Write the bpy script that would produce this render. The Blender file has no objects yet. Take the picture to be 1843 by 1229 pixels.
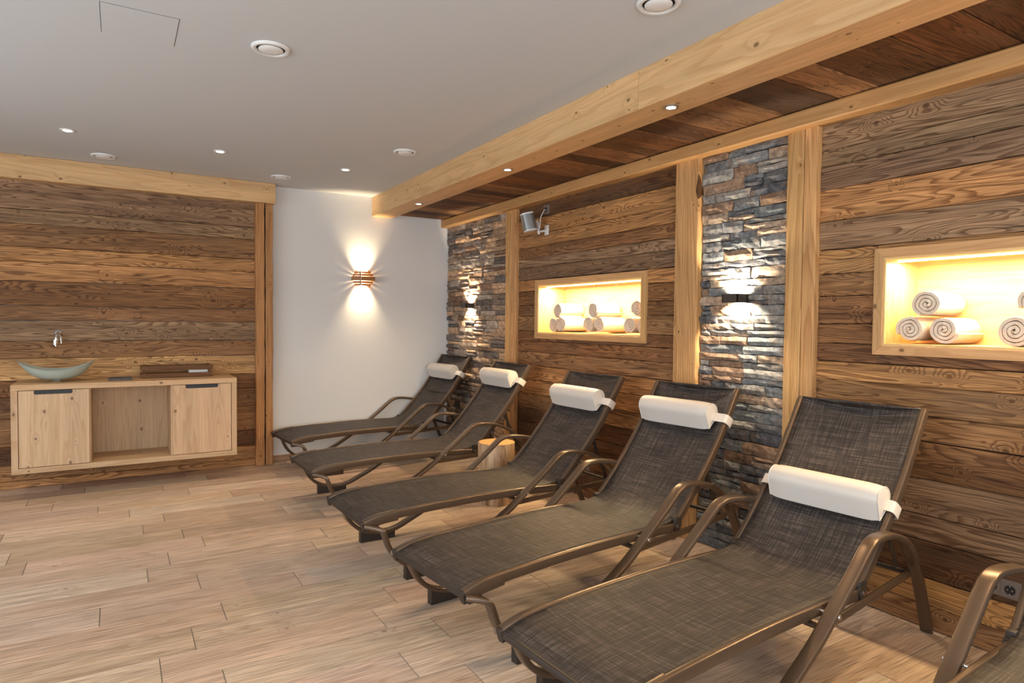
import bpy, bmesh, math, random
from mathutils import Vector, Matrix, Euler
random.seed(7)
R = math.radians
scene = bpy.context.scene
col = scene.collection

# ------------------------------------------------------------------ camera
cd = bpy.data.cameras.new('camera'); cam = bpy.data.objects.new('camera', cd); col.objects.link(cam)
cd.sensor_width = 36; cd.lens = 22.669; cd.clip_start = 0.05; cd.clip_end = 100
cam.matrix_world = Matrix(((0.85375951, 0.00762032, -0.52061178, 0), (-0.52058316, 0.03049473, -0.85326622, 0),
                           (0.00937375, 0.99950588, 0.03000218, 1.49), (0, 0, 0, 1)))
scene.camera = cam
# ------------------------------------------------------------------ world, view, added daylight
w = bpy.data.worlds.new('sky'); scene.world = w; w.use_nodes = True
w.node_tree.nodes['Background'].inputs[0].default_value = (0.72, 0.86, 1.0, 1)
w.node_tree.nodes['Background'].inputs[1].default_value = 1.0
vs = scene.view_settings
vs.view_transform = 'Standard'; vs.look = 'None'; vs.gamma = 1; vs.use_curve_mapping = False; vs.exposure = 0.17
scene.cycles.use_denoising = True
scene.cycles.use_adaptive_sampling = True; scene.cycles.adaptive_threshold = 0.05
scene.cycles.max_bounces = 6; scene.cycles.diffuse_bounces = 4; scene.cycles.glossy_bounces = 3; scene.cycles.transmission_bounces = 4; scene.cycles.sample_clamp_indirect = 6

def light(name, kind, loc, energy, color, parent=None, **kw):
    l = bpy.data.lights.new(name, kind); l.energy = energy; l.color = color
    o = bpy.data.objects.new(name, l); col.objects.link(o); o.location = loc
    rot = kw.pop('rot', None)
    if rot: o.rotation_euler = rot
    for k, v in kw.items(): setattr(l, k, v)
    if parent is not None:
        o.parent = parent; o.matrix_parent_inverse = parent.matrix_basis.inverted()
    return o
WARM = (1.0, 0.74, 0.48)
# area lights added as daylight, at assumed, unseen windows behind the camera and left
light('added_daylight', 'AREA', (0.2, -2.25, 1.45), 140, (0.90, 0.95, 1.0), shape='RECTANGLE', size=5.0, size_y=2.2, rot=(R(90), 0, 0))
light('added_daylight', 'AREA', (-3.15, 2.6, 1.45), 98, (0.86, 0.93, 1.0), shape='RECTANGLE', size=5.0, size_y=2.2, rot=(R(90), 0, R(-90)))

# ------------------------------------------------------------------ materials
def lin(c):
    return tuple(((x / 255) / 12.92 if x / 255 <= 0.04045 else ((x / 255 + 0.055) / 1.055) ** 2.4) for x in c) + (1.0,)
class G:
    def __init__(s, name):
        s.m = bpy.data.materials.new(name); s.m.use_nodes = True; s.t = s.m.node_tree; s.n = s.t.nodes
        s.b = s.n['Principled BSDF']
    def new(s, k, **kw):
        n = s.n.new(k)
        for a, v in kw.items(): setattr(n, a, v)
        return n
    def link(s, a, b): s.t.links.new(a, b)
    def put(s, sock, v):
        if hasattr(v, 'links') or isinstance(v, bpy.types.NodeSocket): s.link(v, sock)
        else: sock.default_value = v
    def math(s, op, a, b=0.0, c=None, clamp=False):
        n = s.new('ShaderNodeMath', operation=op, use_clamp=clamp); s.put(n.inputs[0], a); s.put(n.inputs[1], b)
        if c is not None: s.put(n.inputs[2], c)
        return n.outputs[0]
    def vmul(s, a, b):
        n = s.new('ShaderNodeVectorMath', operation='MULTIPLY'); s.put(n.inputs[0], a); s.put(n.inputs[1], b); return n.outputs[0]
    def vadd(s, a, b):
        n = s.new('ShaderNodeVectorMath', operation='ADD'); s.put(n.inputs[0], a); s.put(n.inputs[1], b); return n.outputs[0]
    def noise(s, v, scale, detail=2, rough=0.5, dist=0.0):
        n = s.new('ShaderNodeTexNoise'); s.put(n.inputs['Vector'], v); n.inputs['Scale'].default_value = scale
        n.inputs['Detail'].default_value = detail; n.inputs['Roughness'].default_value = rough; n.inputs['Distortion'].default_value = dist
        return n.outputs['Fac']
    def ramp(s, f, stops, interp='LINEAR'):
        n = s.new('ShaderNodeValToRGB'); s.put(n.inputs[0], f); e = n.color_ramp.elements; n.color_ramp.interpolation = interp
        while len(e) > len(stops): e.remove(e[-1])
        while len(e) < len(stops): e.new(0.5)
        for i, (p, c) in enumerate(stops):
            e[i].position = p; e[i].color = c if len(c) == 4 else (*c, 1)
        return n.outputs[0]
    def smooth(s, f, a, b):
        n = s.new('ShaderNodeMapRange', interpolation_type='SMOOTHSTEP'); s.put(n.inputs[0], f)
        n.inputs[1].default_value = a; n.inputs[2].default_value = b
        return n.outputs[0]
    def mix(s, f, a, b, mode='MIX'):
        n = s.new('ShaderNodeMix', data_type='RGBA', blend_type=mode); s.put(n.inputs[0], f); s.put(n.inputs[6], a); s.put(n.inputs[7], b)
        return n.outputs[2]
    def bump(s, h, strength=0.3, dist=0.01):
        n = s.new('ShaderNodeBump'); n.inputs['Strength'].default_value = strength; n.inputs['Distance'].default_value = dist
        s.put(n.inputs['Height'], h); s.link(n.outputs[0], s.b.inputs['Normal'])
    def oinfo(s): return s.new('ShaderNodeObjectInfo')
    def obj(s): return s.new('ShaderNodeTexCoord').outputs['Object']
    def uv(s): return s.new('ShaderNodeTexCoord').outputs['UV']

def simple(name, c, rough=0.5, metal=0.0, **kw):
    g = G(name); g.b.inputs['Base Color'].default_value = c if len(c) == 4 else (*c, 1)
    g.b.inputs['Roughness'].default_value = rough; g.b.inputs['Metallic'].default_value = metal
    for k, v in kw.items(): g.b.inputs[k].default_value = v
    return g.m

def wood(name, freq, dark, line, knot_keep, knot_r, fibre, rough=0.6, weather=0.0, bump=0.35, knotcol=0.25, xs=0.9, halo_a=0.2, broad_a=1.0):
    """Timber: contour lines of a stretched noise give the cathedral grain, cells give the knots the rings bend round."""
    g = G(name); oi = g.oinfo(); p = g.obj()
    off = g.vmul(oi.outputs['Random'], (61.0, 37.0, 23.0)); q = g.vadd(p, off)
    sep = g.new('ShaderNodeSeparateXYZ'); g.link(q, sep.inputs[0])
    yz = g.math('ADD', sep.outputs[1], sep.outputs[2])
    cb = g.new('ShaderNodeCombineXYZ'); g.link(sep.outputs[0], cb.inputs[0]); g.link(yz, cb.inputs[1])
    v = g.new('ShaderNodeTexVoronoi', voronoi_dimensions='2D', feature='F1'); v.inputs['Scale'].default_value = 1
    g.link(g.vmul(cb.outputs[0], (3.6, 5.2, 0)), v.inputs['Vector'])
    keep = g.new('ShaderNodeSeparateColor'); g.link(v.outputs['Color'], keep.inputs[0])
    on = g.math('GREATER_THAN', keep.outputs[0], 1 - knot_keep)
    size = g.math('MULTIPLY_ADD', keep.outputs[1], 0.8, 0.4)
    d = g.math('DIVIDE', v.outputs['Distance'], size)
    halo = g.math('MULTIPLY', g.smooth(d, knot_r * 6, 0.0), on)
    knot = g.math('MULTIPLY', g.smooth(d, knot_r * 1.25, knot_r * 0.5), on)
    n1 = g.noise(g.vmul(q, (xs, 7.0, 5.0)), 1.0, 2.0, 0.45, 0.25)
    n2 = g.math('MULTIPLY_ADD', halo, halo_a, n1)
    wig = g.noise(g.vmul(q, (9, 60, 60)), 1.0, 1.0)
    n3 = g.math('MULTIPLY_ADD', wig, 0.012, n2)
    ph = g.math('FRACT', g.math('MULTIPLY', n3, freq))
    lines = g.math('MULTIPLY', g.smooth(ph, 0.35, 0.90), g.smooth(ph, 1.0, 0.93))
    fib = g.noise(g.vmul(q, (5, 190, 190)), 1.0, 2.0, 0.6)
    broad = g.noise(g.vmul(q, (0.5, 9, 9)), 1.0, 2.0, 0.6)
    base = oi.outputs['Color']
    dk = g.mix(1.0, base, (*dark, 1), 'MULTIPLY')
    c = g.mix(g.math('MULTIPLY', lines, line), base, dk)
    c = g.mix(1.0, c, g.ramp(fib, [(0.3, (1 - fibre,) * 3), (0.62, (1 + fibre * 0.35,) * 3)]), 'MULTIPLY')
    c = g.mix(1.0, c, g.ramp(broad, [(0.3, (1 - 0.3 * broad_a, 1 - 0.32 * broad_a, 1 - 0.34 * broad_a)), (0.68, (1 + 0.12 * broad_a,) * 3)]), 'MULTIPLY')
    if weather:
        wn = g.noise(g.vmul(q, (1.3, 4, 4)), 1.0, 2.0, 0.65)
        c = g.mix(g.math('MULTIPLY', g.smooth(wn, 0.45, 0.7), weather), c, lin((112, 92, 72)))
        st = g.noise(g.vmul(q, (2.5, 40, 40)), 1.0, 2.0, 0.7)
        c = g.mix(g.math('MULTIPLY', g.smooth(st, 0.6, 0.72), 0.55), c, lin((44, 28, 16)))
    c = g.mix(g.math('MULTIPLY', knot, 0.85), c, g.mix(1.0, base, (knotcol, knotcol * 0.8, knotcol * 0.6, 1), 'MULTIPLY'))
    g.link(c, g.b.inputs['Base Color'])
    g.b.inputs['Roughness'].default_value = rough
    g.b.inputs['Specular IOR Level'].default_value = 0.3
    if bump > 0.1: g.bump(fib, bump, 0.004)
    return g.m

M = {}
M['old'] = wood('reclaimed_wood', 30, (0.34, 0.25, 0.18), 0.80, 0.60, 0.060, 0.45, 0.7, weather=0.25, bump=0.4, halo_a=0.12, xs=0.6, broad_a=1.25)
M['spruce'] = wood('spruce_timber', 15, (0.80, 0.68, 0.54), 0.45, 0.60, 0.050, 0.10, 0.5, bump=0.08, knotcol=0.22, xs=0.45, halo_a=0.06, broad_a=0.5)
M['hewn'] = wood('brushed_timber', 16, (0.66, 0.54, 0.42), 0.6, 0.35, 0.045, 0.22, 0.6, bump=0.4, xs=0.3, halo_a=0.08, broad_a=0.6)
M['floor'] = wood('wood_look_tile', 16, (0.76, 0.69, 0.62), 0.6, 0.10, 0.055, 0.42, 0.42, bump=0.05, knotcol=0.45, xs=0.6, halo_a=0.08, broad_a=0.6)

def plaster(name, c):
    g = G(name); g.b.inputs['Base Color'].default_value = c; g.b.inputs['Roughness'].default_value = 0.9
    g.b.inputs['Specular IOR Level'].default_value = 0.15
    g.bump(g.noise(g.obj(), 90, 3), 0.06, 0.004); return g.m
M['plaster'] = plaster('white_plaster', (0.70, 0.685, 0.66, 1))
M['ceilpaint'] = plaster('ceiling_paint', (0.595, 0.61, 0.615, 1))
M['grout'] = simple('tile_grout', lin((146, 135, 122)), 0.9)
M['dark'] = simple('dark_gap', (0.012, 0.010, 0.008), 0.9)
M['whiteplastic'] = simple('white_plastic', (0.78, 0.78, 0.76), 0.35)
M['chrome'] = simple('chrome', (0.85, 0.85, 0.86), 0.08, 1.0)
M['steel'] = simple('brushed_steel', (0.62, 0.61, 0.58), 0.28, 1.0)
M['blackmetal'] = simple('black_metal', (0.02, 0.02, 0.02), 0.45, 0.3)
M['sconce'] = simple('dark_bronze_sconce', (0.10, 0.085, 0.075), 0.35, 0.7)
M['brown'] = simple('brown_plastic', (0.030, 0.020, 0.014), 0.5)
M['paper'] = simple('white_paper', (0.8, 0.79, 0.75), 0.8)

g = G('bronze_lacquer'); g.b.inputs['Base Color'].default_value = (0.135, 0.092, 0.061, 1); g.b.inputs['Metallic'].default_value = 0.55
g.b.inputs['Roughness'].default_value = 0.30; g.bump(g.noise(g.obj(), 900, 1), 0.03, 0.001); M['bronze'] = g.m

g = G('woven_sling'); uv = g.uv()
a = g.noise(g.vmul(uv, (9, 420, 1)), 1, 2, 0.6); b_ = g.noise(g.vmul(uv, (420, 9, 1)), 1, 2, 0.6)
a2 = g.noise(g.vmul(uv, (4, 130, 1)), 1, 3, 0.7); b2 = g.noise(g.vmul(uv, (130, 4, 1)), 1, 3, 0.7)
s_ = g.math('ADD', g.math('MULTIPLY', g.math('ADD', a, b_), 0.20), g.math('MULTIPLY', g.math('ADD', a2, b2), 0.30))
g.link(g.ramp(s_, [(0.40, (0.008, 0.006, 0.005)), (0.50, (0.028, 0.021, 0.018)), (0.61, (0.160, 0.122, 0.103))]), g.b.inputs['Base Color'])
wv = g.new('ShaderNodeTexChecker'); g.link(uv, wv.inputs[0]); wv.inputs['Scale'].default_value = 420
g.b.inputs['Roughness'].default_value = 0.6; g.bump(g.math('ADD', s_, g.math('MULTIPLY', wv.outputs['Fac'], 0.3)), 0.35, 0.002)
M['sling'] = g.m

g = G('cream_leatherette'); g.b.inputs['Base Color'].default_value = (0.66, 0.60, 0.53, 1); g.b.inputs['Roughness'].default_value = 0.45
g.bump(g.noise(g.obj(), 14, 3), 0.12, 0.01); M['cream'] = g.m

g = G('terry_cloth'); p = g.obj(); n = g.noise(p, 260, 3, 0.7)
g.link(g.ramp(n, [(0.3, (0.66, 0.53, 0.40)), (0.7, (0.86, 0.72, 0.57))]), g.b.inputs['Base Color']); g.b.inputs['Roughness'].default_value = 0.95
g.bump(g.math('ADD', n, g.noise(p, 40, 2)), 0.6, 0.004); M['terry'] = g.m

g = G('split_stone'); oi = g.oinfo(); p = g.vadd(g.obj(), g.vmul(oi.outputs['Random'], (31.0, 17.0, 43.0)))
n = g.noise(g.vmul(p, (12, 30, 30)), 1, 3, 0.65); n2 = g.noise(p, 9, 3, 0.6)
c = g.mix(1.0, oi.outputs['Color'], g.ramp(n, [(0.3, (0.5, 0.5, 0.5)), (0.7, (1.35, 1.33, 1.3))]), 'MULTIPLY')
c = g.mix(g.math('MULTIPLY', g.smooth(n2, 0.5, 0.7), 0.4), c, lin((150, 118, 88)))
g.link(c, g.b.inputs['Base Color']); g.b.inputs['Roughness'].default_value = 0.85; g.b.inputs['Specular IOR Level'].default_value = 0.2
g.bump(n, 0.55, 0.010); M['stone'] = g.m
g = G('stone_mortar'); g.b.inputs['Base Color'].default_value = lin((62, 56, 50)); g.b.inputs['Roughness'].default_value = 0.95; M['mortar'] = g.m

g = G('frosted_glass'); g.b.inputs['Base Color'].default_value = (0.70, 0.80, 0.74, 1); g.b.inputs['Roughness'].default_value = 0.32
g.b.inputs['Transmission Weight'].default_value = 0.45; g.b.inputs['IOR'].default_value = 1.3; M['glass'] = g.m

g = G('peeled_log'); p = g.obj(); n = g.noise(g.vmul(p, (14, 14, 2.2)), 1, 4, 0.6, 0.6); n2 = g.noise(g.vmul(p, (60, 60, 4)), 1, 3, 0.6)
g.link(g.mix(1.0, g.ramp(n, [(0.3, lin((118, 88, 60))), (0.5, lin((186, 152, 116))), (0.7, lin((205, 176, 140)))]),
             g.ramp(n2, [(0.35, (0.78, 0.76, 0.73)), (0.6, (1.05, 1.05, 1.05))]), 'MULTIPLY'), g.b.inputs['Base Color'])
g.b.inputs['Roughness'].default_value = 0.6; g.bump(n, 0.3, 0.01); M['log'] = g.m
g = G('log_end_grain'); p = g.obj(); sx = g.new('ShaderNodeSeparateXYZ'); g.link(p, sx.inputs[0])
r_ = g.math('SQRT', g.math('ADD', g.math('POWER', g.math('ADD', sx.outputs[0], 0.02), 2.0), g.math('POWER', sx.outputs[1], 2.0)))
r_ = g.math('ADD', r_, g.math('MULTIPLY', g.noise(p, 14, 2), 0.01))
g.link(g.ramp(g.math('FRACT', g.math('MULTIPLY', r_, 110)), [(0.0, lin((214, 168, 110))), (0.8, lin((200, 150, 92))), (1.0, lin((168, 118, 68)))]), g.b.inputs['Base Color'])
g.b.inputs['Roughness'].default_value = 0.65; M['logend'] = g.m

def glow(name, c, strength):
    m = bpy.data.materials.new(name); m.use_nodes = True; t = m.node_tree; t.nodes.clear()
    e = t.nodes.new('ShaderNodeEmission'); e.inputs[0].default_value = (*c, 1); e.inputs[1].default_value = strength
    o = t.nodes.new('ShaderNodeOutputMaterial'); t.links.new(e.outputs[0], o.inputs[0]); return m
M['lamp'] = glow('lit_lamp_lens', (1.0, 0.86, 0.66), 14)
M['led'] = glow('lit_led_strip', (1.0, 0.82, 0.52), 9)
g = G('lit_veneer'); g.b.inputs['Base Color'].default_value = lin((158, 104, 56)); g.b.inputs['Roughness'].default_value = 0.45
g.b.inputs['Transmission Weight'].default_value = 0.0
M['veneer'] = g.m
g = G('speaker_grille'); v = g.new('ShaderNodeTexVoronoi'); v.inputs['Scale'].default_value = 420; g.link(g.obj(), v.inputs['Vector'])
g.link(g.ramp(v.outputs['Distance'], [(0.2, (0.06, 0.06, 0.06)), (0.45, (0.32, 0.32, 0.31))]), g.b.inputs['Base Color'])
g.b.inputs['Metallic'].default_value = 0.7; g.b.inputs['Roughness'].default_value = 0.4; M['grille'] = g.m
g = G('dark_slate'); n = g.noise(g.vmul(g.obj(), (20, 60, 60)), 1, 4); g.link(g.ramp(n, [(0.3, (0.03, 0.028, 0.026)), (0.7, (0.13, 0.11, 0.10))]), g.b.inputs['Base Color'])
g.b.inputs['Roughness'].default_value = 0.5; M['slate'] = g.m
M['socket'] = simple('grey_socket_plastic', lin((122, 110, 100)), 0.4)

# ------------------------------------------------------------------ mesh helpers
def tag(o, label=None, cat=None, group=None, kind=None):
    if label: o['label'] = label
    if cat: o['category'] = cat
    if group: o['group'] = group
    if kind: o['kind'] = kind
    return o
def empty(name, loc=(0, 0, 0), rz=0.0, label=None, cat=None, group=None, kind=None):
    o = bpy.data.objects.new(name, None); col.objects.link(o); o.location = loc; o.rotation_euler = (0, 0, rz)
    o.empty_display_size = 0.1
    return tag(o, label, cat, group, kind)
def link(name, me, mat, parent=None, loc=(0, 0, 0), rot=(0, 0, 0), color=None):
    o = bpy.data.objects.new(name, me); col.objects.link(o)
    if mat and not me.materials: me.materials.append(M[mat])
    o.location = loc; o.rotation_euler = rot
    if parent is not None: o.parent = parent
    if color: o.color = color if len(color) == 4 else (*color, 1)
    return o
def finish(bm, name, smooth=False, angle=40):
    bmesh.ops.recalc_face_normals(bm, faces=bm.faces)
    me = bpy.data.meshes.new(name); bm.to_mesh(me); bm.free()
    if smooth:
        for p in me.polygons: p.use_smooth = True
        try: me.set_sharp_from_angle(angle=R(angle))
        except Exception: pass
    return me
def addbox(bm, x0, x1, y0, y1, z0, z1, bev=0.0, mtx=None, mi=0):
    b2 = bmesh.new()
    vs_ = [b2.verts.new((x, y, z)) for x in (x0, x1) for y in (y0, y1) for z in (z0, z1)]
    for f in ((0, 1, 3, 2), (4, 6, 7, 5), (0, 4, 5, 1), (2, 3, 7, 6), (0, 2, 6, 4), (1, 5, 7, 3)): b2.faces.new([vs_[i] for i in f])
    bmesh.ops.recalc_face_normals(b2, faces=b2.faces)
    if bev > 0: bmesh.ops.bevel(b2, geom=list(b2.edges), offset=bev, segments=2, affect='EDGES', profile=0.5)
    if mtx is not None: bmesh.ops.transform(b2, matrix=mtx, verts=b2.verts)
    for f in b2.faces: f.material_index = mi
    t = bpy.data.meshes.new('t'); b2.to_mesh(t); b2.free(); bm.from_mesh(t); bpy.data.meshes.remove(t)
def box(name, x0, x1, y0, y1, z0, z1, mat, parent=None, bev=0.0, color=None, origin=None):
    """A box given in the parent's space; its own origin sits at its centre so the grain starts there."""
    c = origin or ((x0 + x1) / 2, (y0 + y1) / 2, (z0 + z1) / 2)
    bm = bmesh.new(); addbox(bm, x0 - c[0], x1 - c[0], y0 - c[1], y1 - c[1], z0 - c[2], z1 - c[2], bev)
    return link(name, finish(bm, name), mat, parent, c, color=color)
def timber(name, center, length, width, depth, mat, parent, axis, color, bev=0.006, segs=10, wob=0.0):
    """A board: local x along the grain, local y across its face, local z out of the face (face at z=+depth/2)."""
    bm = bmesh.new(); L = length / 2; W_ = width / 2; D = depth / 2; rows = []
    prof = [(-W_, -D), (-W_, D - bev), (-W_ + bev, D), (W_ - bev, D), (W_, D - bev), (W_, -D)]
    for i in range(segs + 1):
        x = -L + length * i / segs; a = random.uniform(-wob, wob); b = random.uniform(-wob, wob); cc = random.uniform(-wob, wob) * 0.4
        rows.append([bm.verts.new((x, y + (a if y < 0 else b), z + (cc if z > 0 else 0))) for y, z in prof])
    for i in range(segs):
        for j in range(6):
            bm.faces.new((rows[i][j], rows[i + 1][j], rows[i + 1][(j + 1) % 6], rows[i][(j + 1) % 6]))
    bm.faces.new(rows[0]); bm.faces.new(rows[-1])
    me = finish(bm, name)
    X, Y, Z = [Vector(a) for a in axis]
    o = link(name, me, mat, parent, color=color)
    o.matrix_basis = Matrix.Translation(center) @ Matrix((X, Y, Z)).transposed().to_4x4()
    return o
def crom(pts, n=6):
    P = [Vector(p) for p in pts]; P = [P[0] * 2 - P[1]] + P + [P[-1] * 2 - P[-2]]; out = []
    for i in range(1, len(P) - 2):
        p0, p1, p2, p3 = P[i - 1:i + 3]
        for k in range(n):
            t = k / n
            out.append(0.5 * ((2 * p1) + (p2 - p0) * t + (2 * p0 - 5 * p1 + 4 * p2 - p3) * t * t + (3 * p1 - p0 - 3 * p2 + p3) * t ** 3))
    out.append(P[-2].copy()); return out
def rrect(wd, ht, r, n=3):
    out = []
    for cx, cy, a0 in ((wd / 2 - r, ht / 2 - r, 0), (-wd / 2 + r, ht / 2 - r, 90), (-wd / 2 + r, -ht / 2 + r, 180), (wd / 2 - r, -ht / 2 + r, 270)):
        for k in range(n + 1):
            a = R(a0 + 90 * k / n); out.append((cx + r * math.cos(a), cy + r * math.sin(a)))
    return out
def circ(r, n=12): return [(r * math.cos(2 * math.pi * k / n), r * math.sin(2 * math.pi * k / n)) for k in range(n)]
def sweep(bm, path, prof, side=None, scale=None):
    """prof (a,b): a runs along the side vector, b along the normal of the path."""
    P = [Vector(p) for p in path]; rings = []; prev = None
    for i, p in enumerate(P):
        t = (P[min(i + 1, len(P) - 1)] - P[max(i - 1, 0)]).normalized()
        if side is not None: s = Vector(side)
        else: s = prev if prev is not None else (Vector((0, 0, 1)) if abs(t.z) < 0.9 else Vector((1, 0, 0)))
        s = (s - t * s.dot(t)).normalized(); prev = s; n = t.cross(s); k = scale[i] if scale else 1
        rings.append([bm.verts.new(p + s * a * k + n * b * k) for a, b in prof])
    m = len(prof)
    for i in range(len(rings) - 1):
        for j in range(m): bm.faces.new((rings[i][j], rings[i + 1][j], rings[i + 1][(j + 1) % m], rings[i][(j + 1) % m]))
    bm.faces.new(rings[0]); bm.faces.new(rings[-1])
def tube(name, path, prof, mat, parent=None, side=None, smooth=True):
    bm = bmesh.new(); sweep(bm, path, prof, side); return link(name, finish(bm, name, smooth), mat, parent)
def lathe(bm, prof, n=32, mtx=None):
    rings = []
    for r, z in prof:
        ring = []
        for k in range(n):
            a = 2 * math.pi * k / n; v = Vector((r * math.cos(a), r * math.sin(a), z)); ring.append(bm.verts.new(mtx @ v if mtx else v))
        rings.append(ring)
    for i in range(len(rings) - 1):
        for j in range(n): bm.faces.new((rings[i][j], rings[i][(j + 1) % n], rings[i + 1][(j + 1) % n], rings[i + 1][j]))
    if prof[0][0] > 1e-6: bm.faces.new(rings[0])
    if prof[-1][0] > 1e-6: bm.faces.new(rings[-1])
    bmesh.ops.remove_doubles(bm, verts=bm.verts, dist=1e-6)
def turned(name, prof, mat, parent=None, loc=(0, 0, 0), rot=(0, 0, 0), n=32):
    bm = bmesh.new(); lathe(bm, prof, n); return link(name, finish(bm, name, True, 35), mat, parent, loc, rot)
def copy_tree(o, parent=None):
    c = o.copy(); col.objects.link(c); c.parent = parent
    for ch in o.children: copy_tree(ch, c)
    return c

# ------------------------------------------------------------------ room measures
XW = 3.41; YF = 7.034; YP = 6.98; ZC = 2.873; XL = -3.2; YB = -2.3; XB0, XB1 = 2.436, 2.669; ZB = 2.658; ZS = 2.70; ZT0, ZT1 = 2.603, 2.676
def vary(c, d=0.12):
    k = 1 + random.uniform(-d, d); return tuple(min(1, x * k * (1 + random.uniform(-0.03, 0.03))) for x in c[:3]) + (1,)
# ------------------------------------------------------------------ floor
fl = tag(box('floor', XL, XW + 0.02, YB, YF + 0.02, -0.12, -0.003, 'grout'), kind='structure')
PW = 0.239; PL = 0.962; gap = 0.0048
seams = {0: 1.066, 1: 1.33, 2: 1.106, 3: .29, 4: .45, 5: .873, 6: .38, 7: .135, 8: 1.22, 9: .477, 10: .372, 11: .138, 12: .281, 13: .062, 14: -.146, 15: .509, 16: .327, 17: -.259, 18: -.434}
tones = [(210, 184, 160), (216, 191, 168), (202, 176, 152), (220, 197, 176), (212, 187, 164), (198, 172, 149)]
for k in range(-19, 20):
    y0 = 2.467 + PW * k; y1 = min(y0 + PW - 0.0028, YF); y0 = max(y0, YB)
    if y1 - y0 < 0.03 or y0 > YF - 0.03: continue
    s = seams.get(k, random.uniform(0, PL)); x = s - PL * math.ceil((s - XL) / PL)
    if k < -5: x -= 0
    while x < XW - 0.02:
        a, b = max(x, -1.7 if k > 0 else XL), min(x + PL - gap, XW)
        if b - a > 0.05 and not (k < -9 and False):
            o = timber('floor_tile', ((a + b) / 2, (y0 + y1) / 2, -0.005), b - a, y1 - y0, 0.010, 'floor', fl,
                       ((1, 0, 0), (0, 1, 0), (0, 0, 1)), vary(lin(random.choice(tones)), 0.06), bev=0.0012, segs=1)
            o.matrix_parent_inverse = fl.matrix_basis.inverted()
        x += PL
# ------------------------------------------------------------------ shell
def struct(name, *a, **k): return tag(box(name, *a, **k), kind='structure')
wf = struct('wall_far', XL, XW + 0.5, YF, YF + 0.15, -0.12, ZC + 0.2, 'plaster')
ce = struct('ceiling', XL, XW + 0.5, YB, YF, ZC, ZC + 0.15, 'ceilpaint')
bb = struct('baseboard_far', 1.352, 3.33, YF - 0.012, YF - 0.0005, 0.001, 0.072, 'floor', bev=0.002, color=lin((176, 140, 110)))
# right wall with the two niches left open
NZ0, NZ1 = 1.387, 1.840
niches = [(3.655, 5.068), (0.44, 1.852)]
bm = bmesh.new(); xa, xb = XW + 0.001, XW + 0.45
addbox(bm, xa, xb, YB, YF, -0.12, NZ0); addbox(bm, xa, xb, YB, YF, NZ1, ZC)
ys = [YB, niches[1][0], niches[1][1], niches[0][0], niches[0][1], YF]
for i in (0, 2, 4): addbox(bm, xa, xb, ys[i], ys[i + 1], NZ0, NZ1)
for a, b in niches: addbox(bm, XW + 0.32, xb, a, b, NZ0, NZ1)
wr = tag(link('wall_right', finish(bm, 'wall_right'), 'dark'), kind='structure')
# unseen back and left walls with assumed openings for the added daylight
bm = bmesh.new()
addbox(bm, XL, XW, YB - 0.15, YB, -0.12, 0.35); addbox(bm, XL, XW, YB - 0.15, YB, 2.55, ZC); addbox(bm, XL, -2.3, YB - 0.15, YB, 0.35, 2.55); addbox(bm, 2.7, XW, YB - 0.15, YB, 0.35, 2.55)
tag(link('wall_back', finish(bm, 'wall_back'), 'plaster'), kind='structure')
bm = bmesh.new()
addbox(bm, XL - 0.15, XL, YB, YF, -0.12, 0.35); addbox(bm, XL - 0.15, XL, YB, YF, 2.55, ZC); addbox(bm, XL - 0.15, XL, YB, 0.1, 0.35, 2.55); addbox(bm, XL - 0.15, XL, 5.1, YF, 0.35, 2.55)
tag(link('wall_left', finish(bm, 'wall_left'), 'plaster'), kind='structure')
def assumed_window(name, p0, p1, axis):  # frames for the assumed windows, which are out of view
    t = empty(name, kind='structure')
    bm = bmesh.new()
    for k in range(4):
        f = k / 3
        c = (p0[0] + (p1[0] - p0[0]) * f, p0[1] + (p1[1] - p0[1]) * f)
        addbox(bm, c[0] - 0.03, c[0] + 0.03, c[1] - 0.03, c[1] + 0.03, 0.35, 2.55)
    for z in (0.38, 2.52):
        addbox(bm, min(p0[0], p1[0]) - 0.03, max(p0[0], p1[0]) + 0.03, min(p0[1], p1[1]) - 0.03, max(p0[1], p1[1]) + 0.03, z - 0.03, z + 0.03)
    link('assumed_window_frame', finish(bm, 'assumed_window_frame'), 'whiteplastic', t)
assumed_window('assumed_window_1', (-2.27, YB - 0.1), (2.67, YB - 0.1), 'x'); assumed_window('assumed_window_2', (XL - 0.1, 0.13), (XL - 0.1, 5.07), 'y')

# ------------------------------------------------------------------ reclaimed boards
D1 = (164, 119, 77); D2 = (142, 100, 63); D3 = (112, 76, 46); GR = (164, 131, 98); GR2 = (144, 114, 85); TN = (200, 147, 92); TL = (224, 174, 118)
def planks_right(y0, y1, zs, cols, hole):
    for i in range(len(zs) - 1):
        zt, zb = zs[i], zs[i + 1]; dep = 0.022 + random.uniform(-0.004, 0.004); c = vary(lin(cols[i % len(cols)]), 0.08)
        parts = [(y0, y1, zt, zb)]
        if hole and zt > hole[2] and zb < hole[3]:
            parts = [(hole[1], y1, zt, zb), (y0, hole[0], zt, zb)]
            if zt > hole[3] + 0.02: parts.append((hole[0], hole[1], zt, hole[3]))
            if zb < hole[2] - 0.02: parts.append((hole[0], hole[1], hole[2], zb))
        for a, b, t, m in parts:
            o = timber('plank', (XW - dep / 2, (a + b) / 2, (t + m) / 2), b - a, t - m - 0.003, dep, 'old', wr,
                       ((0, 1, 0), (0, 0, 1), (1, 0, 0)) if False else ((0, -1, 0), (0, 0, 1), (-1, 0, 0)), c, bev=0.004, segs=12, wob=0.0018)
            o.matrix_parent_inverse = wr.matrix_basis.inverted()
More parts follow.
